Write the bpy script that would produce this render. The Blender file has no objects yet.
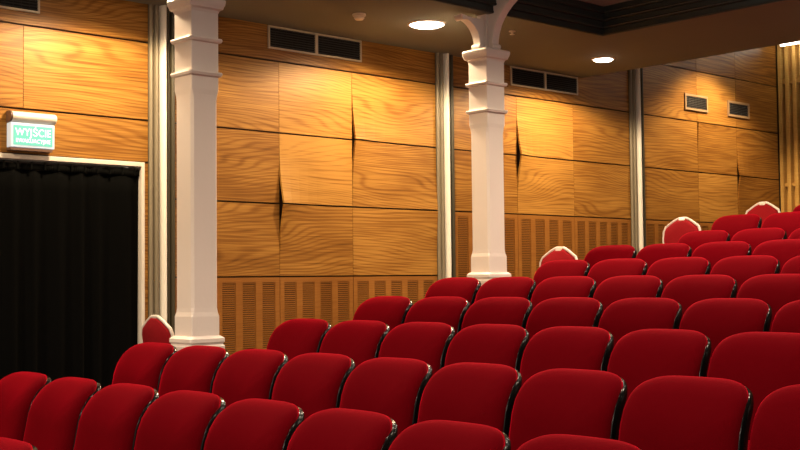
import bpy, bmesh, math, random
from mathutils import Vector, Matrix
random.seed(7)
C = bpy.context.scene.collection
S = bpy.context.scene
PI = math.pi

# ------------------------------------------------------------------ camera
EYE = 1.33
TH, PITCH, ROLL = math.radians(47.5525), math.radians(2.6078), math.radians(-0.583)
cd = bpy.data.cameras.new('camera'); cam = bpy.data.objects.new('camera', cd); C.objects.link(cam)
cd.sensor_width = 36.0; cd.lens = 1180.51 / 800 * 36.0; cd.clip_start = 0.05; cd.clip_end = 200
g = Vector((-math.sin(TH), math.cos(TH), 0)); zz = Vector((0, 0, 1)); r0 = Vector((math.cos(TH), math.sin(TH), 0))
fw = g * math.cos(PITCH) + zz * math.sin(PITCH); up0 = zz * math.cos(PITCH) - g * math.sin(PITCH)
cr, sr = math.cos(ROLL), math.sin(ROLL)
Rv = r0 * cr + up0 * sr; Uv = r0 * (-sr) + up0 * cr; Bv = -fw
M4 = Matrix(((Rv.x, Uv.x, Bv.x, 0), (Rv.y, Uv.y, Bv.y, 0), (Rv.z, Uv.z, Bv.z, EYE), (0, 0, 0, 1)))
cam.matrix_world = M4
S.camera = cam

# ------------------------------------------------------------------ world, exposure
w = bpy.data.worlds.new('world'); S.world = w; w.use_nodes = True
w.node_tree.nodes['Background'].inputs[0].default_value = (1.0, 0.80, 0.62, 1)
w.node_tree.nodes['Background'].inputs[1].default_value = 0.34
vs = S.view_settings
vs.view_transform = 'Standard'; vs.look = 'None'; vs.gamma = 1.0; vs.use_curve_mapping = False
vs.exposure = 0.9

# ------------------------------------------------------------------ lights of the room
SOF, COF, REAR = 3.61, 3.86, 4.65          # soffit, coffer ceiling, rear ceiling
WX = -8.5                                  # face of the side wall
WARM = (1.0, 0.74, 0.45)
def spot(loc, power, size=140, blend=0.9, col=WARM, aim=None, rad=0.10):
    l = bpy.data.lights.new('downlight_lamp', 'SPOT'); l.energy = power; l.color = col
    l.spot_size = math.radians(size); l.spot_blend = blend; l.shadow_soft_size = rad
    o = bpy.data.objects.new('downlight_lamp', l); o.location = loc
    if aim is not None:
        o.rotation_euler = (Vector(aim) - Vector(loc)).to_track_quat('-Z', 'Y').to_euler()
    C.objects.link(o); return o
AISLE_LIGHTS = [(-7.60, 1.75), (-7.60, 4.35), (-7.565, 7.27), (-7.61, 9.87)]
REAR_LIGHTS = [(-7.65, 13.1), (-4.6, 12.9)]
ADDED_COFFER_LIGHTS = [(x, y) for x in (-5.3, -3.1, -0.9) for y in (1.0, 3.6, 6.2, 8.0)] + [(-5.0, 9.8), (-2.4, 9.8)]  # unseen lamps, added overhead to brighten the seat rows
for x, y in AISLE_LIGHTS: spot((x, y, SOF - 0.06), 180, 164, 0.25, WARM)
for x, y in REAR_LIGHTS: spot((x, y, REAR - 0.06), 330, 112, 0.5, WARM)
for x, y in ADDED_COFFER_LIGHTS:
    spot((x, y, (COF if y < 8.8 else SOF) - 0.06), {1.0: 45, 3.6: 70, 6.2: 100, 8.0: 165}.get(y, 150), 150, 0.8, (1.0, 0.78, 0.56), rad=0.14)

# stage-side house spots hung high in the hall in front of the balcony, behind the camera
for loc, aim in (((-3.0, -7.0, 6.5), (-7, 7, 1.2)), ((2.0, -7.5, 6.5), (-5, 6, 1.0)), ((7.0, -4.0, 6.5), (-6, 6, 1.2))):
    spot(loc, 640, 70, 0.8, (1.0, 0.84, 0.68), aim=aim, rad=0.5)

# ------------------------------------------------------------------ materials
def mat(name, col, rough=0.5, metal=0.0, spec=0.5, sheen=0.0, sheen_tint=None, coat=0.0, bump=0.0, bscale=60, var=0.0, vscale=4.0, emit=None, estr=0.0):
    m = bpy.data.materials.new(name); m.use_nodes = True
    nt = m.node_tree; b = nt.nodes['Principled BSDF']
    b.inputs['Base Color'].default_value = (*col, 1); b.inputs['Roughness'].default_value = rough
    b.inputs['Metallic'].default_value = metal; b.inputs['Specular IOR Level'].default_value = spec
    if sheen:
        b.inputs['Sheen Weight'].default_value = sheen; b.inputs['Sheen Roughness'].default_value = 0.35
        b.inputs['Sheen Tint'].default_value = (*(sheen_tint or col), 1)
    if coat: b.inputs['Coat Weight'].default_value = coat
    if emit:
        b.inputs['Emission Color'].default_value = (*emit, 1); b.inputs['Emission Strength'].default_value = estr
    if var or bump:
        tc = nt.nodes.new('ShaderNodeTexCoord'); n = nt.nodes.new('ShaderNodeTexNoise')
        n.inputs['Scale'].default_value = vscale; n.inputs['Detail'].default_value = 4
        nt.links.new(tc.outputs['Object'], n.inputs['Vector'])
        if var:
            r = nt.nodes.new('ShaderNodeMapRange'); r.inputs['To Min'].default_value = 1 - var; r.inputs['To Max'].default_value = 1 + var
            nt.links.new(n.outputs['Fac'], r.inputs['Value'])
            mx = nt.nodes.new('ShaderNodeMix'); mx.data_type = 'RGBA'; mx.blend_type = 'MULTIPLY'; mx.inputs['Factor'].default_value = 1
            mx.inputs[6].default_value = (*col, 1); nt.links.new(r.outputs[0], mx.inputs[7]); nt.links.new(mx.outputs[2], b.inputs['Base Color'])
        if bump:
            n2 = nt.nodes.new('ShaderNodeTexNoise'); n2.inputs['Scale'].default_value = bscale; n2.inputs['Detail'].default_value = 3
            nt.links.new(tc.outputs['Object'], n2.inputs['Vector'])
            bp = nt.nodes.new('ShaderNodeBump'); bp.inputs['Strength'].default_value = bump; bp.inputs['Distance'].default_value = 0.01
            nt.links.new(n2.outputs['Fac'], bp.inputs['Height']); nt.links.new(bp.outputs[0], b.inputs['Normal'])
    return m

def wood(name, dark, mid, light, rough=0.42, contrast=1.0, vary=0.36):
    m = bpy.data.materials.new(name); m.use_nodes = True; nt = m.node_tree; N = nt.nodes; L = nt.links
    b = N['Principled BSDF']; b.inputs['Roughness'].default_value = rough; b.inputs['Specular IOR Level'].default_value = 0.18
    tc = N.new('ShaderNodeTexCoord'); oi = N.new('ShaderNodeObjectInfo')
    off = N.new('ShaderNodeVectorMath'); off.operation = 'SCALE'; off.inputs[0].default_value = (37.0, 53.0, 71.0)
    L.new(oi.outputs['Random'], off.inputs['Scale'])
    ad = N.new('ShaderNodeVectorMath'); ad.operation = 'ADD'; L.new(tc.outputs['Object'], ad.inputs[0]); L.new(off.outputs[0], ad.inputs[1])
    mp = N.new('ShaderNodeMapping'); mp.inputs['Scale'].default_value = (1, 0.20, 1.0); L.new(ad.outputs[0], mp.inputs[0])
    nz = N.new('ShaderNodeTexNoise'); nz.inputs['Scale'].default_value = 1.9; nz.inputs['Detail'].default_value = 1.6; nz.inputs['Roughness'].default_value = 0.5
    L.new(mp.outputs[0], nz.inputs['Vector'])
    mul = N.new('ShaderNodeMath'); mul.operation = 'MULTIPLY'; mul.inputs[1].default_value = 150.0; L.new(nz.outputs['Fac'], mul.inputs[0])
    sx = N.new('ShaderNodeSeparateXYZ'); L.new(ad.outputs[0], sx.inputs[0])
    mz = N.new('ShaderNodeMath'); mz.operation = 'MULTIPLY_ADD'; mz.inputs[1].default_value = 205.0; L.new(sx.outputs[2], mz.inputs[0]); L.new(mul.outputs[0], mz.inputs[2])
    sn = N.new('ShaderNodeMath'); sn.operation = 'SINE'; L.new(mz.outputs[0], sn.inputs[0])
    # fine streaks
    mp2 = N.new('ShaderNodeMapping'); mp2.inputs['Scale'].default_value = (1, 1.3, 60.0); L.new(ad.outputs[0], mp2.inputs[0])
    n2 = N.new('ShaderNodeTexNoise'); n2.inputs['Scale'].default_value = 1.5; n2.inputs['Detail'].default_value = 5; L.new(mp2.outputs[0], n2.inputs['Vector'])
    # broad tone
    mp3 = N.new('ShaderNodeMapping'); mp3.inputs['Scale'].default_value = (1, 0.8, 3.5); L.new(ad.outputs[0], mp3.inputs[0])
    n3 = N.new('ShaderNodeTexNoise'); n3.inputs['Scale'].default_value = 1.3; n3.inputs['Detail'].default_value = 2; L.new(mp3.outputs[0], n3.inputs['Vector'])
    h1 = N.new('ShaderNodeMath'); h1.operation = 'MULTIPLY_ADD'; h1.inputs[1].default_value = 0.5; h1.inputs[2].default_value = 0.5; L.new(sn.outputs[0], h1.inputs[0])
    h2 = N.new('ShaderNodeMath'); h2.operation = 'POWER'; h2.inputs[1].default_value = 2.5; L.new(h1.outputs[0], h2.inputs[0])
    a = N.new('ShaderNodeMath'); a.operation = 'MULTIPLY_ADD'; a.inputs[1].default_value = -0.15 * contrast; L.new(h2.outputs[0], a.inputs[0]); a.inputs[2].default_value = -0.06
    b2 = N.new('ShaderNodeMath'); b2.operation = 'MULTIPLY_ADD'; b2.inputs[1].default_value = 0.72 * contrast; L.new(n2.outputs['Fac'], b2.inputs[0]); L.new(a.outputs[0], b2.inputs[2])
    c2 = N.new('ShaderNodeMath'); c2.operation = 'MULTIPLY_ADD'; c2.inputs[1].default_value = 0.40; L.new(n3.outputs['Fac'], c2.inputs[0]); L.new(b2.outputs[0], c2.inputs[2])
    rv = N.new('ShaderNodeMath'); rv.operation = 'MULTIPLY_ADD'; rv.inputs[1].default_value = vary; sc3 = N.new('ShaderNodeSeparateColor'); L.new(oi.outputs['Color'], sc3.inputs[0]); L.new(sc3.outputs[0], rv.inputs[0]); L.new(c2.outputs[0], rv.inputs[2])
    ramp = N.new('ShaderNodeValToRGB'); cr_ = ramp.color_ramp
    cr_.elements[0].position = 0.28; cr_.elements[0].color = (*dark, 1)
    cr_.elements[1].position = 0.85; cr_.elements[1].color = (*light, 1)
    e = cr_.elements.new(0.55); e.color = (*mid, 1)
    L.new(rv.outputs[0], ramp.inputs[0]); L.new(ramp.outputs[0], b.inputs['Base Color'])
    return m

M = {}
M['panel'] = wood('veneer', (0.090, 0.030, 0.0045), (0.225, 0.093, 0.0150), (0.42, 0.210, 0.044), rough=0.45)
M['slat'] = wood('slotted veneer', (0.24, 0.092, 0.018), (0.31, 0.130, 0.027), (0.37, 0.170, 0.042), contrast=0.5, vary=0.08)
M['batten'] = wood('pale batten wood', (0.46, 0.25, 0.06), (0.60, 0.36, 0.10), (0.70, 0.46, 0.15), contrast=0.5, vary=0.15)
M['back'] = mat('dark wall backing', (0.035, 0.018, 0.008), 0.9)
M['slotback'] = mat('slot backing', (0.055, 0.022, 0.006), 0.9)
M['velvet'] = mat('red velvet', (0.090, 0.0002, 0.0024), 0.9, spec=0.02, sheen=0.85, sheen_tint=(0.95, 0.004, 0.030), bump=0.12, bscale=260, var=0.07, vscale=9)
M['shell'] = mat('black seat shell', (0.004, 0.0038, 0.0038), 0.20, spec=0.16)
M['steel'] = mat('black painted steel', (0.015, 0.014, 0.014), 0.45)
M['cream'] = mat('cream column paint', (0.77, 0.68, 0.62), 0.42, spec=0.4, bump=0.05, bscale=40, var=0.04, vscale=3)
M['white'] = mat('white paint', (0.66, 0.60, 0.52), 0.4)
M['tube'] = mat('white enamel strip', (0.82, 0.78, 0.69), 0.35)
M['metal'] = mat('champagne metal', (0.21, 0.175, 0.115), 0.5, metal=0.2)
M['darkmetal'] = mat('olive metal', (0.055, 0.046, 0.025), 0.5, metal=0.2)
M['ceiling'] = mat('taupe ceiling plaster', (0.168, 0.170, 0.128), 0.9, bump=0.08, bscale=30, var=0.05, vscale=2)
M['cornice'] = mat('dark cornice paint', (0.018, 0.022, 0.019), 0.5)
M['coffer'] = mat('coffer plaster', (0.24, 0.235, 0.20), 0.9, var=0.06, vscale=2)
M['carpet'] = mat('dark carpet', (0.05, 0.018, 0.014), 0.95, bump=0.3, bscale=300, var=0.2, vscale=20)
M['cloth'] = mat('black stage cloth', (0.0022, 0.0022, 0.0020), 0.95, spec=0.02, sheen=0.008, sheen_tint=(0.5, 0.45, 0.4), bump=0.1, bscale=200)
M['heading'] = mat('black heading tape', (0.0025, 0.0025, 0.0022), 0.95, spec=0.05)
M['chairred'] = mat('red chair fabric', (0.22, 0.006, 0.010), 0.9, spec=0.1, sheen=0.03, sheen_tint=(0.9, 0.2, 0.2), bump=0.15, bscale=300, var=0.12, vscale=30)
M['chairframe'] = mat('cream chair frame', (0.64, 0.57, 0.51), 0.35)
M['grille'] = mat('dark grille', (0.012, 0.009, 0.006), 0.6)
M['void'] = mat('duct dark', (0.006, 0.005, 0.004), 0.9)
M['grilleframe'] = mat('pale grille frame', (0.50, 0.40, 0.27), 0.45)
M['tanframe'] = mat('tan grille frame', (0.30, 0.19, 0.095), 0.5)
M['lens'] = mat('lamp lens', (0.9, 0.9, 0.9), 0.4, emit=(1.0, 0.93, 0.80), estr=9.0)
M['signgreen'] = mat('lit green sign', (0.05, 0.26, 0.21), 0.4, emit=(0.22, 0.72, 0.58), estr=0.36)
M['signrim'] = mat('lit pale sign edge', (0.45, 0.5, 0.55), 0.4, emit=(0.70, 0.85, 1.0), estr=0.18)
M['signtext'] = mat('lit white lettering', (0.7, 0.8, 0.8), 0.4, emit=(0.90, 1.0, 0.97), estr=0.6)
M['signcap'] = mat('sign end cap', (0.10, 0.05, 0.03), 0.5)
M['plastic'] = mat('ivory plastic', (0.72, 0.62, 0.48), 0.45)

# ------------------------------------------------------------------ mesh helpers
class MB:
    def __init__(s): s.v = []; s.f = []
    def box(s, a, b):
        (x0, y0, z0), (x1, y1, z1) = a, b; n = len(s.v)
        s.v += [(x0, y0, z0), (x1, y0, z0), (x1, y1, z0), (x0, y1, z0), (x0, y0, z1), (x1, y0, z1), (x1, y1, z1), (x0, y1, z1)]
        s.f += [[n + i for i in q] for q in ((0, 3, 2, 1), (4, 5, 6, 7), (0, 1, 5, 4), (1, 2, 6, 5), (2, 3, 7, 6), (3, 0, 4, 7))]
        return s
    def loft(s, rings, cap=True):
        n0 = len(s.v); k = len(rings[0])
        for r in rings: s.v += [tuple(p) for p in r]
        for i in range(len(rings) - 1):
            a = n0 + i * k; b = a + k
            for j in range(k): j2 = (j + 1) % k; s.f.append([a + j, a + j2, b + j2, b + j])
        if cap:
            s.f.append([n0 + j for j in reversed(range(k))]); e = n0 + (len(rings) - 1) * k
            s.f.append([e + j for j in range(k)])
        return s
    def tube(s, pts, r, k=8, cap=True):
        pts = [Vector(p) for p in pts]; rings = []; ref = None
        for i, p in enumerate(pts):
            t = (pts[min(i + 1, len(pts) - 1)] - pts[max(i - 1, 0)]).normalized()
            if ref is None: ref = Vector((0, 0, 1)) if abs(t.z) < 0.9 else Vector((0, 1, 0))
            a = t.cross(ref).normalized(); b = a.cross(t).normalized(); ref = b
            rr = r[i] if isinstance(r, (list, tuple)) else r
            rings.append([p + a * rr * math.cos(2 * PI * j / k) + b * rr * math.sin(2 * PI * j / k) for j in range(k)])
        return s.loft(rings, cap)
    def prism(s, poly, axis, lo, hi):
        def pt(u, v, w_): return {'x': (w_, u, v), 'y': (u, w_, v), 'z': (u, v, w_)}[axis]
        return s.loft([[pt(u, v, lo) for u, v in poly], [pt(u, v, hi) for u, v in poly]])
    def mesh(s, name, m, smooth=False, bevel=0.0, fix=True):
        me = bpy.data.meshes.new(name); me.from_pydata(s.v, [], s.f); me.update()
        if fix or bevel:
            bm = bmesh.new(); bm.from_mesh(me)
            if bevel: bmesh.ops.bevel(bm, geom=bm.edges[:], offset=bevel, segments=1, affect='EDGES', clamp_overlap=True)
            bmesh.ops.recalc_face_normals(bm, faces=bm.faces[:]); bm.to_mesh(me); bm.free()
        me.materials.append(m)
        if smooth: me.polygons.foreach_set('use_smooth', [True] * len(me.polygons))
        return me
    def build(s, name, m, parent=None, smooth=False, bevel=0.0, fix=True):
        return link(name, s.mesh(name, m, smooth, bevel, fix), parent)
def link(name, me, parent=None):
    o = bpy.data.objects.new(name, me); C.objects.link(o)
    if parent: o.parent = parent
    return o
def empty(name, loc=(0, 0, 0)):
    o = bpy.data.objects.new(name, None); o.empty_display_size = 0.1; o.location = loc; C.objects.link(o); return o
def tag(o, label=None, cat=None, group=None, kind=None):
    if label: o['label'] = label
    if cat: o['category'] = cat
    if group: o['group'] = group
    if kind: o['kind'] = kind
    return o
def smooth_by_angle(o, deg=40):
    me = o.data; me.polygons.foreach_set('use_smooth', [True] * len(me.polygons))
    me.set_sharp_from_angle(angle=math.radians(deg))
def copy_tree(o, parent=None):
    c = o.copy(); C.objects.link(c); c.parent = parent
    for ch in list(o.children): copy_tree(ch, c)
    return c

# ------------------------------------------------------------------ rows (d = depth of each seat-back tip, F = tier floor)
R0, T = 2.7306, 0.8757
TIP = {-1: 0.722, 0: 0.829, 1: 0.940, 2: 1.0611, 3: 1.1843, 4: 1.3086, 5: 1.4362, 6: 1.5663, 7: 1.6964, 8: 1.87, 9: 2.005, 10: 2.09}
SEATH = 0.84                                  # tip above its floor
DEP = {i: R0 + i * T for i in range(-3, 14)}
FLO = {i: TIP[i] - SEATH for i in TIP}

# ------------------------------------------------------------------ floor
prof = [(-4.0, -0.9)]
prof += [(-4.0, FLO[-1])]
for i in range(-1, 10):
    e = DEP[i] + 0.40
    prof += [(e, FLO[i]), (e, FLO[i + 1])]
prof += [(15.2, FLO[10]), (15.2, -0.9)]
fl = MB().prism(prof, 'x', -8.7, 5.0).build('floor', M['carpet']); tag(fl, 'dark red carpeted tiers stepping up under the seats', 'floor', kind='structure')

# ------------------------------------------------------------------ ceiling
cb = MB()
cb.box((WX + .002, -1.2, SOF), (-6.9, 8.94, SOF + 0.3))
cb.box((WX + .002, 8.94, SOF), (5, 10.63, SOF + 0.3))
cb.box((WX + .002, 10.45, SOF + 0.3), (5, 10.63, REAR))
cb.box((-8.9, 10.45, REAR), (5, 15.3, REAR + 0.15))
ce = cb.build('ceiling', M['ceiling']); tag(ce, 'taupe plaster soffit under the balcony with recessed lights', 'ceiling', kind='structure')
MB().box((-6.9, -1.2, COF), (5, 8.94, COF + 0.1)).build('coffer_panel', M['coffer'], ce)
co = empty('trim_1', (-6.9, 8.94, SOF)); tag(co, 'dark stepped cornice around the recessed ceiling coffer', 'cornice', kind='structure')
hz = 0.0625
for k in range(4):
    e = 0.012 + 0.034 * k; z0, z1 = k * hz, (k + 1) * hz
    poly = [(0, 0), (0, -10.0), (e, -10.0), (e, -e), (11.9, -e), (11.9, 0)]
    p = MB().prism([(x, y) for x, y in poly], 'z', z0, z1)
    nn = len(p.v)
    ob = p.build('moulding', M['cornice'], co)
    # small round bead under each step
    MB().tube([(e, -10.0, z0 + 0.012), (e, -e, z0 + 0.012), (11.9, -e, z0 + 0.012)], 0.011, 6).build('bead', M['cornice'], ob)

# ------------------------------------------------------------------ side wall with veneer panels
wall = MB().box((-8.75, -4, -0.9), (-8.535, 2.90, 4.8)).box((-8.75, 4.945, -0.9), (-8.535, 15.2, 4.8)).box((-8.75, 2.90, 2.28), (-8.535, 4.945, 4.8)).build('wall_left', M['back'])
tag(wall, 'side wall clad in orange-brown veneer panels and slotted boards', 'wall', kind='structure')
Z3, Z2, Z1, Z0, ZU = 1.36, 2.012, 2.648, 3.292, 3.945
def panel(y0, y1, z0, z1, warp=None, tone=0.4):
    """one veneer board; warp = {(corner u, corner v): lift in metres}"""
    gp = 0.0022; gz = 0.0075
    y0 += gp; y1 -= gp; z0 += gz; z1 -= gz
    nu, nv = (8, 6) if warp else (1, 1); th = 0.022
    front = []; b = MB()
    for j in range(nv + 1):
        for i in range(nu + 1):
            u, v = i / nu, j / nv; l = 0.0
            for (cu, cv), a in (warp or {}).items():
                l += a * max(0, 1 - abs(u - cu) / 0.55) ** 2 * max(0, 1 - abs(v - cv) / 0.75) ** 1.6
            front.append((u, v, l))
    for s_ in (0, 1):
        for u, v, l in front:
            b.v.append((WX + l - (th if s_ else 0), y0 + (y1 - y0) * u, z0 + (z1 - z0) * v))
    n = len(front); W = nu + 1
    for j in range(nv):
        for i in range(nu):
            q = [j * W + i, j * W + i + 1, (j + 1) * W + i + 1, (j + 1) * W + i]
            b.f.append(q); b.f.append([n + k for k in reversed(q)])
    rim = [i for i in range(W)] + [j * W + nu for j in range(1, nv + 1)] + [nv * W + i for i in range(nu - 1, -1, -1)] + [j * W for j in range(nv - 1, 0, -1)]
    for a_, c_ in zip(rim, rim[1:] + rim[:1]): b.f.append([a_, n + a_, n + c_, c_])
    o = b.build('panel', M['panel'], wall); o.color = (tone, tone, tone, 1); return o      # tone of this board's veneer
LL = 0.070
BAYS = [  # edges of the three columns in each bay
    [2.07, 2.93, 3.91, 4.985],
    [5.235, 6.317, 7.172, 8.277],
    [8.519, 9.495, 10.45, 11.50],
    [11.767, 12.936, 13.849, 14.90]]
PB = MB
# bay 1: above the curtained door
panel(2.07, 4.985, Z0, ZU)
for a, b_ in zip(BAYS[0], BAYS[0][1:]): panel(a, b_, Z1, Z0, None, .6)
panel(2.07, 4.985, 2.30, Z1, None, .55)
panel(4.952, 4.985, -0.2, 2.30)
panel(2.07, 2.88, 1.0, 2.30); panel(2.07, 2.88, -0.2, 1.0)
# bay 2
panel(5.235, 8.277, Z0, ZU)
W2 = {(0, 1): {}, (1, 2): {(0, 0): LL}, (1, 3): {(0, 1): LL}, (2, 1): {(0, 0): LL * .8}, (2, 2): {(0, 1): LL * .8, (1, 0): .02}, (2, 3): {(1, 1): .02}}
for c in range(3):
    a, b_ = BAYS[1][c], BAYS[1][c + 1]
    panel(a, b_, Z1, Z0, W2.get((c, 1)), (.5, .85, .75)[c]); panel(a, b_, Z2, Z1, W2.get((c, 2)), (.3, 1.0, .55)[c]); panel(a, b_, Z3, Z2, W2.get((c, 3)), (.4, .4, .6)[c])
# bay 3
panel(8.519, 11.50, Z0, ZU)
W3 = {(1, 1): {(0, 0): LL}, (1, 2): {(0, 1): LL}}
for c in range(3):
    a, b_ = BAYS[2][c], BAYS[2][c + 1]
    panel(a, b_, Z1, Z0, W3.get((c, 1)), (.45, .8, .5)[c]); panel(a, b_, Z2, Z1, W3.get((c, 2)), (.4, .7, .5)[c])
# bay 4, taller room behind the soffit
W4 = {(2, 2): {(0, 0): .03, (0, 1): .05}, (2, 1): {(0, 0): .05}, (1, 1): {(0, 1): .02}}
for c in range(3):
    a, b_ = BAYS[3][c], BAYS[3][c + 1]
    panel(a, b_, ZU, REAR, None, .2); panel(a, b_, Z0, ZU, None, (.45, .7, .3)[c]); panel(a, b_, Z1, Z0, W4.get((c, 1)), (.5, .45, .35)[c]); panel(a, b_, Z2, Z1, W4.get((c, 2)), (.5, .7, .2)[c])

# slotted acoustic boards
def slotted(y0, y1, z1, z0):
    n = round((y1 - y0 - 0.04) / 0.215); pit = (y1 - y0 - 0.03) / n; sw = pit * 0.665
    b = MB(); t0, t1 = WX - 0.022, WX
    b.box((t0, y0 + .003, z1 - 0.05), (t1, y1 - .003, z1 - .006)); b.box((t0, y0 + .003, z0), (t1, y1 - .003, z0 + 0.06))
    yy = y0 + 0.015; edges = []
    for k in range(n):
        a = yy + (pit - sw) / 2; edges.append((a, a + sw)); yy += pit
    xs = [y0 + .003] + [e for ed in edges for e in ed] + [y1 - .003]
    for k in range(0, len(xs), 2): b.box((t0, xs[k], z0 + .06), (t1, xs[k + 1], z1 - 0.05))
    p = b.build('slotted_board', M['slat'], wall)
    bk = MB().box((t0 - 0.010, y0 + .003, z0), (t0 - .002, y1 - .003, z1 - .006)).build('slot_backing', M['slotback'], p)
    zt, zb = z1 - 0.05, z0 + 0.06; ns = int((zt - zb) / 0.0185); dz = (zt - zb) / ns
    for a, e in edges:
        s = MB()
        for k in range(ns):
            zc = zb + (k + 0.5) * dz; h = dz * 0.29
            s.box((t0, a, zc - h), (t1 - 0.004, e, zc + h))
        o = s.build('slats', M['slat'], p, fix=False); o['kind'] = 'stuff'
zfl = {1: 0.0, 2: 0.1, 3: 0.5}
for c in range(3): slotted(BAYS[1][c], BAYS[1][c + 1], Z3, 0.12)
for c in range(3): slotted(BAYS[2][c], BAYS[2][c + 1], Z2, 0.60)
for c in range(3): slotted(BAYS[3][c], BAYS[3][c + 1], Z2, 1.10)

# vertical metal strips between the bays
def strip(n, y0, y1, ztop, zbot, label):
    t = empty('trim_%d' % n, (WX, (y0 + y1) / 2, zbot)); tag(t, label, 'wall strip', kind='structure')
    c = (y0 + y1) / 2; h = ztop - zbot; wd = y1 - y0
    MB().box((-0.035, -wd / 2, 0), (0.004, wd / 2, h)).build('channel', M['darkmetal'], t)
    def half(cy, r, dep, m, name):
        poly = [(-0.03, cy - r)] + [(dep * math.sin(PI * k / 10), cy - r * math.cos(PI * k / 10)) for k in range(11)] + [(-0.03, cy + r)]
        o = MB().prism(poly, 'z', 0, h).build(name, m, t); smooth_by_angle(o, 50)
    f = wd / 0.24
    half(-0.098 * f, 0.020 * f, 0.030, M['metal'], 'metal_moulding')
    half(-0.055 * f, 0.022 * f, 0.045, M['metal'], 'metal_moulding')
    half(0.000, 0.024 * f, 0.075, M['tube'], 'white_strip')
    half(0.052 * f, 0.019 * f, 0.030, M['darkmetal'], 'metal_moulding')
    half(0.094 * f, 0.021 * f, 0.040, M['darkmetal'], 'metal_moulding')
strip(2, 4.985, 5.235, SOF, 0.0, 'vertical metal wall strip with a white rib beside the curtained door')
strip(3, 8.277, 8.519, SOF, 0.4, 'vertical metal wall strip with a white rib left of the farther column')
strip(4, 11.50, 11.767, REAR, 0.9, 'vertical metal wall strip with a white rib right of the farther column')

# ------------------------------------------------------------------ door frame and curtain
df = MB()
df.box((-8.60, 4.920, -0.2), (-8.488, 4.950, 2.30)).box((-8.60, 2.88, 2.262), (-8.488, 4.920, 2.30)).box((-8.60, 2.88, -0.2), (-8.488, 2.925, 2.262))
d1 = df.build('door_1', M['white'], bevel=0.004); tag(d1, 'white framed doorway at the left end of the panelled wall', 'door', kind='structure')
MB().box((-9.3, 2.7, -0.3), (-9.25, 5.2, 2.5)).build('dark_lobby', M['void'], d1)
cu = empty('curtain', (-8.520, 3.9, 0.0)); tag(cu, 'black pleated curtain hanging in the doorway below the exit sign', 'curtain')
nu, nv = 150, 14; cbm = MB(); ya, yb = 2.93 - 3.9, 4.916 - 3.9
def fold(u, v):
    y = ya + (yb - ya) * u; a = 0.016 + 0.022 * (1 - v)
    ph = u * 62 + 1.3 * math.sin(u * 9.0) + 0.8 * math.sin(u * 23 + 1)
    return (-0.005 + a * math.sin(ph) + 0.010 * math.sin(ph * 0.43 + 2) * (1 - v), y + 0.012 * math.cos(ph) * math.sin(PI * u) , 0)
for j in range(nv + 1):
    v = j / nv
    for i in range(nu + 1):
        x, y, _ = fold(i / nu, v); cbm.v.append((x, y, -0.1 + 2.30 * v))
W = nu + 1
for j in range(nv):
    for i in range(nu): cbm.f.append([j * W + i, j * W + i + 1, (j + 1) * W + i + 1, (j + 1) * W + i])
cl = cbm.build('cloth', M['cloth'], cu, smooth=True)
sm = cl.modifiers.new('thick', 'SOLIDIFY'); sm.thickness = 0.004
hb = MB()
ring = []
for i in range(nu + 1):
    x, y, _ = fold(i / nu, 1.0); ring.append((x * 0.5 + 0.012, y))
for (xa, yy0), (xb, yy1) in zip(ring, ring[1:]):
    n = len(hb.v); hb.v += [(xa, yy0, 2.185), (xb, yy1, 2.185), (xb, yy1, 2.235), (xa, yy0, 2.235)]; hb.f.append([n, n + 1, n + 2, n + 3])
h = hb.build('heading_tape', M['heading'], cu, smooth=True, fix=False); sm = h.modifiers.new('thick', 'SOLIDIFY'); sm.thickness = 0.006
MB().tube([(0.0, ya, 2.243), (0.0, yb, 2.243)], 0.008, 8).build('rail', M['steel'], cu)
for k in range(18):
    y = ya + (yb - ya) * (k + 0.5) / 18
    MB().box((0.020, y - 0.006, 2.19), (0.028, y + 0.006, 2.25)).build('hook', M['heading'], cu)

# ------------------------------------------------------------------ exit sign
es = empty('exit_sign', (WX, 3.945, 2.345)); tag(es, 'green lit exit sign with white letters above the curtained doorway', 'sign')
MB().box((0.0, -0.165, 0.0), (0.075, 0.185, 0.185)).build('light_box', M['signrim'], es, bevel=0.004)
MB().box((0.073, -0.145, 0.018), (0.079, 0.165, 0.165)).build('green_face', M['signgreen'], es)
MB().box((0.0, -0.165, -0.022), (0.070, 0.17, -0.002)).build('base_rail', M['signcap'], es)
poly = [(0.005, 0.190)] + [(0.045 + 0.050 * math.cos(a), 0.232 + 0.040 * math.sin(a)) for a in [(-90 + 15 * k) * PI / 180 for k in range(13)]] + [(0.005, 0.272)]
th_ = MB().prism(poly, 'y', -0.155, 0.195).build('lamp_housing', M['white'], es); smooth_by_angle(th_, 40)
poly2 = [(x * 1.02, z + (z - 0.23) * 0.05) for x, z in poly]
MB().prism(poly2, 'y', -0.172, -0.156).build('end_cap', M['signcap'], es)
def text(body, size, loc, parent, m, name='lettering', xs=1.0):
    tcu = bpy.data.curves.new(name, 'FONT'); tcu.body = body; tcu.size = size; tcu.align_x = 'CENTER'; tcu.align_y = 'CENTER'; tcu.extrude = 0.0015
    tcu.space_character = 1.05
    to = bpy.data.objects.new('tmp', tcu); C.objects.link(to)
    bpy.context.view_layer.update()
    me = bpy.data.meshes.new_from_object(to.evaluated_get(bpy.context.evaluated_depsgraph_get()))
    bpy.data.objects.remove(to)
    me.materials.clear(); me.materials.append(m)
    o = link(name, me, parent); o.location = loc; o.rotation_euler = (PI / 2, 0, PI / 2); o.scale = (xs, 1, 1); return o
text('WYJŚCIE', 0.080, (0.081, 0.010, 0.113), es, M['signtext'], xs=0.86)
text('EWAKUACYJNE', 0.042, (0.081, 0.010, 0.050), es, M['signtext'], xs=0.90)

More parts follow.
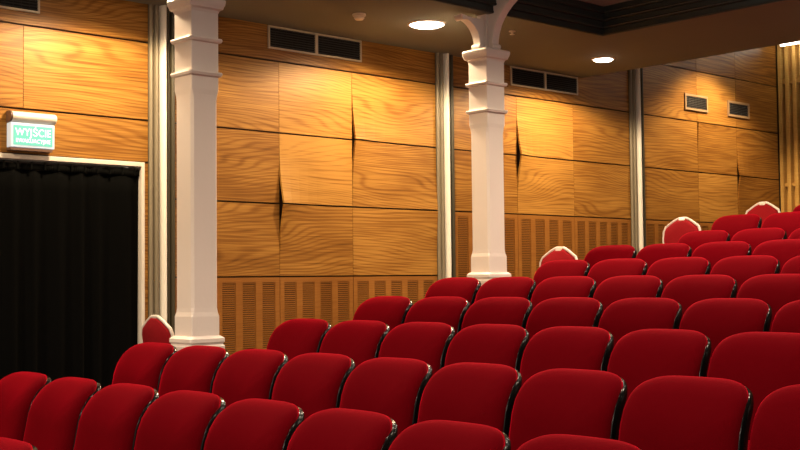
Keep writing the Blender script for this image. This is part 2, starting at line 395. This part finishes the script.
# ------------------------------------------------------------------ ventilation grilles
def vent(y0, y1, z0, z1, split, label):
    t = empty('ventilation_grille', (WX, (y0 + y1) / 2, z0)); tag(t, label, 'grille', 'ventilation grilles on the panelled wall')
    w_, h = (y1 - y0) / 2, z1 - z0; fr = 0.016 if split else 0.028
    f = MB().box((0.0, -w_, 0), (0.018, w_, fr)).box((0, -w_, h - fr), (0.018, w_, h)).box((0, -w_, fr), (0.018, -w_ + fr, h - fr)).box((0, w_ - fr, fr), (0.018, w_, h - fr))
    if split: f.box((0, -0.016, fr), (0.018, 0.016, h - fr))
    f.build('frame', M['grilleframe'] if split else M['tanframe'], t)
    MB().box((0.001, -w_ + .01, 0.01), (0.003, w_ - .01, h - 0.01)).build('duct_backing', M['void'], t)
    spans = [(-w_ + fr, -0.016), (0.016, w_ - fr)] if split else [(-w_ + fr, w_ - fr)]
    for a, e in spans:
        s = MB(); n = int((h - 2 * fr) / 0.021)
        for k in range(n):
            z = fr + (k + 0.5) * (h - 2 * fr) / n; q = len(s.v)
            s.v += [(0.004, a, z + 0.006), (0.004, e, z + 0.006), (0.014, e, z - 0.005), (0.014, a, z - 0.005), (0.004, a, z + 0.009), (0.004, e, z + 0.009), (0.014, e, z - 0.002), (0.014, a, z - 0.002)]
            s.f += [[q + i for i in r] for r in ((0, 1, 2, 3), (7, 6, 5, 4), (3, 2, 6, 7), (0, 4, 5, 1))]
        m_ = int((e - a) / 0.06)
        for k in range(1, m_): y = a + (e - a) * k / m_; s.box((0.0035, y - .0015, fr), (0.009, y + .0015, h - fr))
        o = s.build('blades', M['grille'], t); o['kind'] = 'stuff'
vent(2.94, 4.034, 3.392, 3.602, True, 'dark twin ventilation grille in pale frame high above the exit sign')
vent(6.195, 7.287, 3.398, 3.604, True, 'dark twin ventilation grille in pale frame between the two columns')
vent(9.40, 10.53, 3.398, 3.604, True, 'dark twin ventilation grille in pale frame just right of the farther column')
vent(12.656, 13.164, 3.430, 3.636, False, 'small square ventilation grille, left of the pair on the rear bay')
vent(13.641, 14.16, 3.430, 3.636, False, 'small square ventilation grille, right of the pair nearest the back wall')

# ------------------------------------------------------------------ rear wall with vertical battens
wb = MB().box((-8.75, 15.02, 0.2), (5, 15.2, 4.8)).build('wall_back', M['batten']); tag(wb, 'rear wall of golden vertical wooden battens', 'wall', kind='structure')
k = 0; x = -8.49
bme = MB().box((-0.024, -0.09, 0.9), (0.024, 0.0, REAR - 0.02)).mesh('batten', M['batten'])
while x < -3.0:
    o = link('batten', bme, wb); o.location = (x + 0.024, 15.015, 0); x += 0.112; k += 1
MB().box((-8.5, 14.965, 3.98), (-3.0, 15.02, 4.05)).build('rail', M['batten'], wb)
MB().box((-8.5, 14.965, 2.55), (-3.0, 15.02, 2.60)).build('rail', M['batten'], wb)
lt = empty('tube_lamp', (-7.09, 14.72, 4.49)); tag(lt, 'bright white tube lamp mounted above the battens of the rear wall', 'lamp')
MB().tube([(-1.22, 0, 0), (1.2, 0, 0)], 0.030, 10).build('tube', M['lens'], lt, smooth=True)
MB().box((-1.24, -0.045, 0.035), (1.22, 0.045, 0.09)).build('housing', M['white'], lt, bevel=0.006)
for sx in (-0.8, 0.8): MB().box((sx - 0.01, -0.01, 0.09), (sx + 0.01, 0.01, 0.18)).build('hanger', M['steel'], lt)

# ------------------------------------------------------------------ downlights, smoke detector, sprinkler
def disc_rings(rs, k=24): return [[(r * math.cos(2 * PI * j / k), r * math.sin(2 * PI * j / k), z) for j in range(k)] for r, z in rs]
def dl_mesh(r):
    return (MB().loft(disc_rings([(r, 0.0), (r * .98, -0.010), (r * .82, -0.022), (r * .45, -0.030), (r * .15, -0.032)])).mesh('lens', M['lens'], True),
            MB().loft(disc_rings([(r + .002, 0.0), (r + .002, -0.012), (r + .012, -0.010), (r + .020, -0.005), (r + .022, 0.0)]), cap=False).mesh('rim', M['white'], True))
DLM = {r: dl_mesh(r) for r in (0.155, 0.105)}
def downlight(x, y, z, label, r=0.155):
    t = empty('downlight', (x, y, z)); tag(t, label, 'ceiling light', 'round recessed ceiling downlights')
    link('lens', DLM[r][0], t); link('rim', DLM[r][1], t)
dl = ['round recessed downlight at the near end of the side aisle', 'round recessed downlight over the doorway aisle',
      'larger-looking round downlight glowing left of the farther column', 'round downlight glowing near the corner of the dark cornice']
for (x, y), l in zip(AISLE_LIGHTS, dl): downlight(x, y, SOF, l, 0.105 if y > 9 else 0.155)
for x, y in REAR_LIGHTS: downlight(x, y, REAR, 'round recessed downlight in the higher rear ceiling')
for x, y in ADDED_COFFER_LIGHTS: downlight(x, y, COF if y < 8.8 else SOF, 'unseen round downlight added in the ceiling to light the seats')
sd = empty('smoke_detector', (-7.655, 6.55, SOF)); tag(sd, 'small round ivory smoke detector on the soffit above the twin grille', 'smoke detector')
MB().loft(disc_rings([(0.058, 0), (0.058, -0.016), (0.052, -0.02)], 20)).build('base', M['plastic'], sd, True)
MB().loft(disc_rings([(0.044, -0.02), (0.046, -0.036), (0.034, -0.05), (0.012, -0.053)], 20)).build('sensor_head', M['plastic'], sd, True)
sp = empty('sprinkler', (-7.28, 8.09, SOF)); tag(sp, 'tiny ivory sprinkler head on the soffit beside the farther column', 'sprinkler')
MB().loft(disc_rings([(0.032, 0), (0.032, -0.008), (0.012, -0.012), (0.010, -0.03)], 14)).build('base', M['plastic'], sp, True)
MB().loft(disc_rings([(0.022, -0.03), (0.024, -0.034), (0.004, -0.036)], 14)).build('deflector', M['plastic'], sp, True)

# ------------------------------------------------------------------ columns
def octa(hw, c, z): return [(hw - c, -hw, z), (hw, -hw + c, z), (hw, hw - c, z), (hw - c, hw, z), (-hw + c, hw, z), (-hw, hw - c, z), (-hw, -hw + c, z), (-hw + c, -hw, z)]
def column(x, y, zf, zb, label):
    t = empty('column', (x, y, zf)); tag(t, label, 'column', 'cream cast-iron columns'); o = -zf
    H = 0.107; e = 0.006; ch = 0.018
    def loft(name, rings, sm=False):
        ob = MB().loft([octa(hw, c, z + o) for z, hw, c in rings]).build(name, M['cream'], t)
        if sm: smooth_by_angle(ob, 35)
        return ob
    loft('pedestal', [(zf, .145, .01), (zf + .12, .145, .01), (zf + .14, .128, .01), (zb - .10, .128, .01)])
    loft('base', [(zb - .10, .133, .008), (zb - .085, .142, .012), (zb - .065, .142, .012), (zb - .055, .132, .008), (zb - .048, .132, .008), (zb - .036, .142, .012), (zb - .012, .142, .014), (zb - .002, .130, .01), (zb + .006, .117, .006)], True)
    z1 = zb + 0.17
    loft('shaft', [(zb, H + .005, e), (z1 - .03, H + .005, e), (z1, H, ch * .7), (z1 + .03, H - .001, ch), (2.58, H - .001, ch), (2.62, H, ch * .7), (2.655, H + .004, e), (3.205, H + .004, e)])
    for zr in (2.765, 3.002):
        loft('ring', [(zr - .018, H + .004, e), (zr - .012, H + .022, .012), (zr + .004, H + .030, .014), (zr + .014, H + .026, .012), (zr + .018, H + .004, e)], True)
    loft('capital', [(3.195, H + .004, e), (3.215, H + .012, e), (3.225, H + .030, .008), (3.245, H + .036, .008), (3.255, H + .042, .01), (3.285, H + .046, .01), (3.295, H + .040, .01), (3.30, H + .030, .01)], True)
    loft('post', [(3.30, .055, .004), (SOF, .055, .004)])
    # curved spandrel brackets: along the aisle and out into the coffer
    def bracket(ax, sgn, reach, ztop, pw):
        n = 14; cur = []
        for k in range(n + 1):
            s = k / n; a = s * PI / 2
            cur.append((0.095 + reach * (1 - math.cos(a)) ** 1.0, 3.30 + (ztop - 3.30) * math.sin(a) ** pw))
        poly = [(0.05, 3.30)] + cur + [(cur[-1][0], ztop + .001), (0.05, ztop + .001)]
        cv = [(u * sgn, z + o) for u, z in poly]
        b = MB().prism(cv, ax, -0.028, 0.028)
        ob = b.build('bracket', M['cream'], t)
        rb = MB()
        rings = []
        for k in range(n + 1):
            u, z = cur[k]; u2, z2 = cur[min(k + 1, n)]; u1, z1_ = cur[max(k - 1, 0)]
            du, dz = u2 - u1, z2 - z1_; L_ = math.hypot(du, dz); nx, nz = dz / L_, -du / L_
            r = []
            for off, hw in ((-0.008, -0.044), (-0.008, 0.044), (0.016, 0.040), (0.016, -0.040)):
                uu, zz_ = (u + nx * off) * sgn, z + nz * off + o
                r.append((hw, uu, zz_) if ax == 'x' else (uu, hw, zz_))
            rings.append(r)
        rb.loft(rings); rb.build('rim', M['cream'], ob)
        u, z = cur[0]
        p = (u + 0.012) * sgn
        kn = MB().tube([(-0.05, p, 3.325 + o), (0.05, p, 3.325 + o)] if ax == 'x' else [(p, -0.05, 3.325 + o), (p, 0.05, 3.325 + o)], 0.024, 12).build('scroll', M['cream'], ob)
        u, z = cur[-2]
        p = u * sgn
        if ztop <= SOF: MB().tube([(-0.045, p, z - 0.015 + o), (0.045, p, z - 0.015 + o)] if ax == 'x' else [(p, -0.045, z - .015 + o), (p, 0.045, z - .015 + o)], 0.022, 12).build('scroll', M['cream'], ob)
    bracket('x', -1, 0.245, SOF - 0.045, 0.85)
    bracket('y', 1, 0.85, COF - 0.005, 0.85)
    return t
column(-7.008, 4.494, FLO[2], 0.945, 'nearer cream column with ringed neck, right of the black curtain')
column(-7.008, 7.445, FLO[6], 1.372, 'farther cream column with curved brackets, under the dark cornice')

# ------------------------------------------------------------------ theatre seats
def outline(hw, zt, zb, rt, rb, p=4.0, n=9):
    """right bottom corner, counter-clockwise; the top is one superelliptic arch of height rt"""
    pts = []
    for k in range(n + 1):
        a = -PI / 2 + (PI / 2) * k / n; pts.append((hw - rb + rb * math.cos(a), zb + rb + rb * math.sin(a)))
    m = 4 * n
    for k in range(m + 1):
        a = PI * k / m; c, q = math.cos(a), math.sin(a)
        pts.append((hw * math.copysign(abs(c) ** (2 / p), c), zt - rt + rt * abs(q) ** (2 / p)))
    for k in range(n + 1):
        a = PI + (PI / 2) * k / n; pts.append((-hw + rb + rb * math.cos(a), zb + rb + rb * math.sin(a)))
    return pts
PROF = [(0.30, -0.125), (0.42, -0.112), (0.55, -0.094), (0.66, -0.070), (0.74, -0.040), (0.80, -0.002), (0.84, 0.032), (0.87, 0.062), (0.92, 0.115)]
def back_y(z):
    for (z0, y0), (z1, y1) in zip(PROF, PROF[1:]):
        if z <= z1 or z1 == 0.92:
            s = (z - z0) / (z1 - z0); return y0 + (y1 - y0) * s
def wrap(x): return -0.25 * x * x                            # sides come forward
def place(x, z, dep): return (x, back_y(z) + wrap(x) - dep, z)
HWS = 0.247
def seat_proto():
    t = empty('theatre_seat')
    zt, zb = 0.868, 0.40
    base = outline(HWS - 0.004, zt, zb, 0.17, 0.04, 4.2)
    rings = []; cz = (zt + zb) / 2
    hh = (zt - zb) / 2
    for ins, dep in ((0.004, -0.012), (0.0, 0.006), (0.002, 0.022), (0.010, 0.036), (0.026, 0.047), (0.055, 0.054), (0.11, 0.058), (0.17, 0.059), (0.225, 0.059)):
        sx = 1 - ins / HWS; sz = 1 - ins / hh
        rings.append([place(x * sx, cz + (z - cz) * sz, dep) for x, z in base])
    MB().loft(rings).build('backrest', M['velvet'], t, smooth=True)
    sb = outline(HWS, zt - 0.014, 0.36, 0.165, 0.05, 4.2)
    hh2 = (zt - 0.016 - 0.36) / 2; cz2 = (zt - 0.016 + 0.36) / 2
    rings = []
    for ins, dep in ((0.014, 0.008), (0.004, 0.013), (0.0, 0.008), (0.0, -0.038), (0.005, -0.048), (0.022, -0.056), (0.08, -0.062), (0.2, -0.064)):
        rings.append([place(x * (1 - ins / HWS), cz2 + (z - cz2) * (1 - ins / hh2), dep) for x, z in sb])
    MB().loft(rings).build('shell', M['shell'], t, smooth=True)
    # seat cushion
    rings = []
    so = outline(0.235, -0.185, -0.56, 0.05, 0.07, 5.0, 5)
    for ins, z in ((0.02, 0.345), (0.0, 0.36), (0.0, 0.405), (0.012, 0.43), (0.04, 0.445), (0.12, 0.452)):
        rings.append([(x * (1 - ins / 0.235), -0.375 + (y + 0.375) * (1 - ins / 0.19), z) for x, y in so])
    sc_ = MB().loft(rings).build('seat', M['velvet'], t, smooth=True)
    rings = [[(x * k, -0.375 + (y + 0.375) * k, z) for x, y in so] for k, z in ((0.85, 0.318), (0.95, 0.325), (0.97, 0.344))]
    MB().loft(rings).build('seat_pan', M['shell'], t)
    for sx in (-1, 1):
        b = MB().tube([(sx * 0.17, -0.14, 0.40), (sx * 0.17, -0.19, 0.31), (sx * 0.17, -0.30, 0.025)], 0.018, 8)
        b.build('leg', M['steel'], t, smooth=True)
        MB().box((sx * 0.17 - 0.035, -0.36, 0.0), (sx * 0.17 + 0.035, -0.22, 0.025)).build('foot', M['steel'], t, bevel=0.004)
    MB().tube([(-0.20, -0.20, 0.315), (0.20, -0.20, 0.315)], 0.016, 8).build('crossbar', M['steel'], t)
    return t
proto = seat_proto()
PH = {-1: (3.982, 1), 0: (5.6818, 8), 1: (5.8834, 9), 2: (5.5515, 7), 3: (5.7627, 7), 4: (5.9642, 6), 5: (5.6505, 5), 6: (5.8558, 4), 7: (5.5237, 3), 8: (5.735, 2), 9: (5.40, 1)}
ORD = ['first', 'second', 'third', 'fourth', 'fifth', 'sixth', 'seventh', 'eighth', 'ninth', 'tenth', 'eleventh']
used = False
for ri, i in enumerate(range(-1, 10)):
    ph, n = PH[i]; n += 2 if i > 0 else 0
    for k in range(n):
        o = proto if not used else copy_tree(proto)
        used = True
        o.location = (-(ph - k * 0.53) - 0.53 / 2 + 0.016, DEP[i] + 0.005, FLO[i])
        if n == 1: lab = 'red velvet theatre seat, only one showing in the %s' % ('nearest row at the bottom left corner' if i == -1 else 'topmost row at the right edge')
        else: lab = 'red velvet theatre seat, %s from the left in the %s row from the front' % (ORD[k], ORD[ri])
        tag(o, lab, 'seat', 'rows of red theatre seats')

# ------------------------------------------------------------------ banquet chairs
def chair_proto():
    t = empty('banquet_chair'); H = 0.87
    hw = 0.205
    key = [(-0.175, 0.45), (-0.19, 0.55), (-0.203, 0.66), (-0.203, 0.735), (-0.185, 0.775), (-0.10, 0.830), (-0.04, 0.858), (0.04, 0.858), (0.10, 0.830), (0.185, 0.775), (0.203, 0.735), (0.203, 0.66), (0.19, 0.55), (0.175, 0.45)]
    def by(z): return -0.06 + 0.16 * (z - 0.45) - 0.06
    fr = []
    for (a, b_) in zip(key, key[1:]):
        for s in range(3):
            f_ = s / 3; x = a[0] + (b_[0] - a[0]) * f_; z = a[1] + (b_[1] - a[1]) * f_; fr.append((x, by(z), z))
    fr.append((key[-1][0], by(0.45), 0.45))
    o = MB().tube(fr, 0.0125, 8).build('back_frame', M['chairframe'], t, smooth=True)
    gp = MB().box((-0.034, by(0.832) - 0.024, 0.815), (0.034, by(0.832) + 0.014, 0.852)).build('handle', M['chairframe'], t, bevel=0.005)
    pad = [(x * 0.95, 0.46 + (z - 0.45) * 0.955) for x, z in key]
    pad = [p for p in pad]
    cz = 0.65; rings = []
    for s, dep in ((0.93, -0.022), (0.985, -0.014), (0.99, 0.006), (0.96, 0.02), (0.85, 0.03), (0.5, 0.034)):
        rings.append([(x * s, by(cz + (z - cz) * s) - dep, cz + (z - cz) * s) for x, z in pad])
    MB().loft(rings).build('backrest', M['chairred'], t, smooth=True)
    so = outline(0.20, -0.11, -0.52, 0.05, 0.07, 5.0, 5); rings = []
    for ins, z in ((0.01, 0.405), (0.0, 0.42), (0.0, 0.445), (0.015, 0.465), (0.06, 0.475)):
        rings.append([(x * (1 - ins / .2), -0.315 + (y + 0.315) * (1 - ins / .2), z) for x, y in so])
    MB().loft(rings).build('seat', M['chairred'], t, smooth=True)
    MB().tube([(-0.185, -0.13, 0.395), (-0.185, -0.48, 0.395), (0.185, -0.48, 0.395), (0.185, -0.13, 0.395), (-0.185, -0.13, 0.395)], 0.011, 8).build('seat_frame', M['chairframe'], t)
    for sx in (-1, 1):
        MB().tube([(sx * 0.175, by(0.45), 0.45), (sx * 0.18, -0.115, 0.39), (sx * 0.195, -0.03, 0.0)], 0.0125, 8).build('leg', M['chairframe'], t, smooth=True)
        MB().tube([(sx * 0.182, -0.47, 0.395), (sx * 0.19, -0.50, 0.0)], 0.0125, 8).build('leg', M['chairframe'], t, smooth=True)
    return t
cp = chair_proto()
CH = [(-7.40, 4.34, FLO[2], PI, 'red banquet chair with pale frame beside the nearer column and curtain'),
      (-6.655, 8.03, FLO[6], 0, 'red banquet chair with cream frame in front of slotted boards, right of farther column'),
      (-6.575, 9.78, FLO[8], 0, 'red banquet chair with cream frame, middle of the three up the right aisle'),
      (-6.735, 11.53, FLO[10], 0, 'red banquet chair with cream frame, highest one beside the battened back wall')]
for k, (x, y, z, rz, l) in enumerate(CH):
    o = cp if k == 0 else copy_tree(cp)
    o.location = (x, y, z); o.rotation_euler = (0, 0, rz); tag(o, l, 'chair', 'red banquet chairs at the row ends')
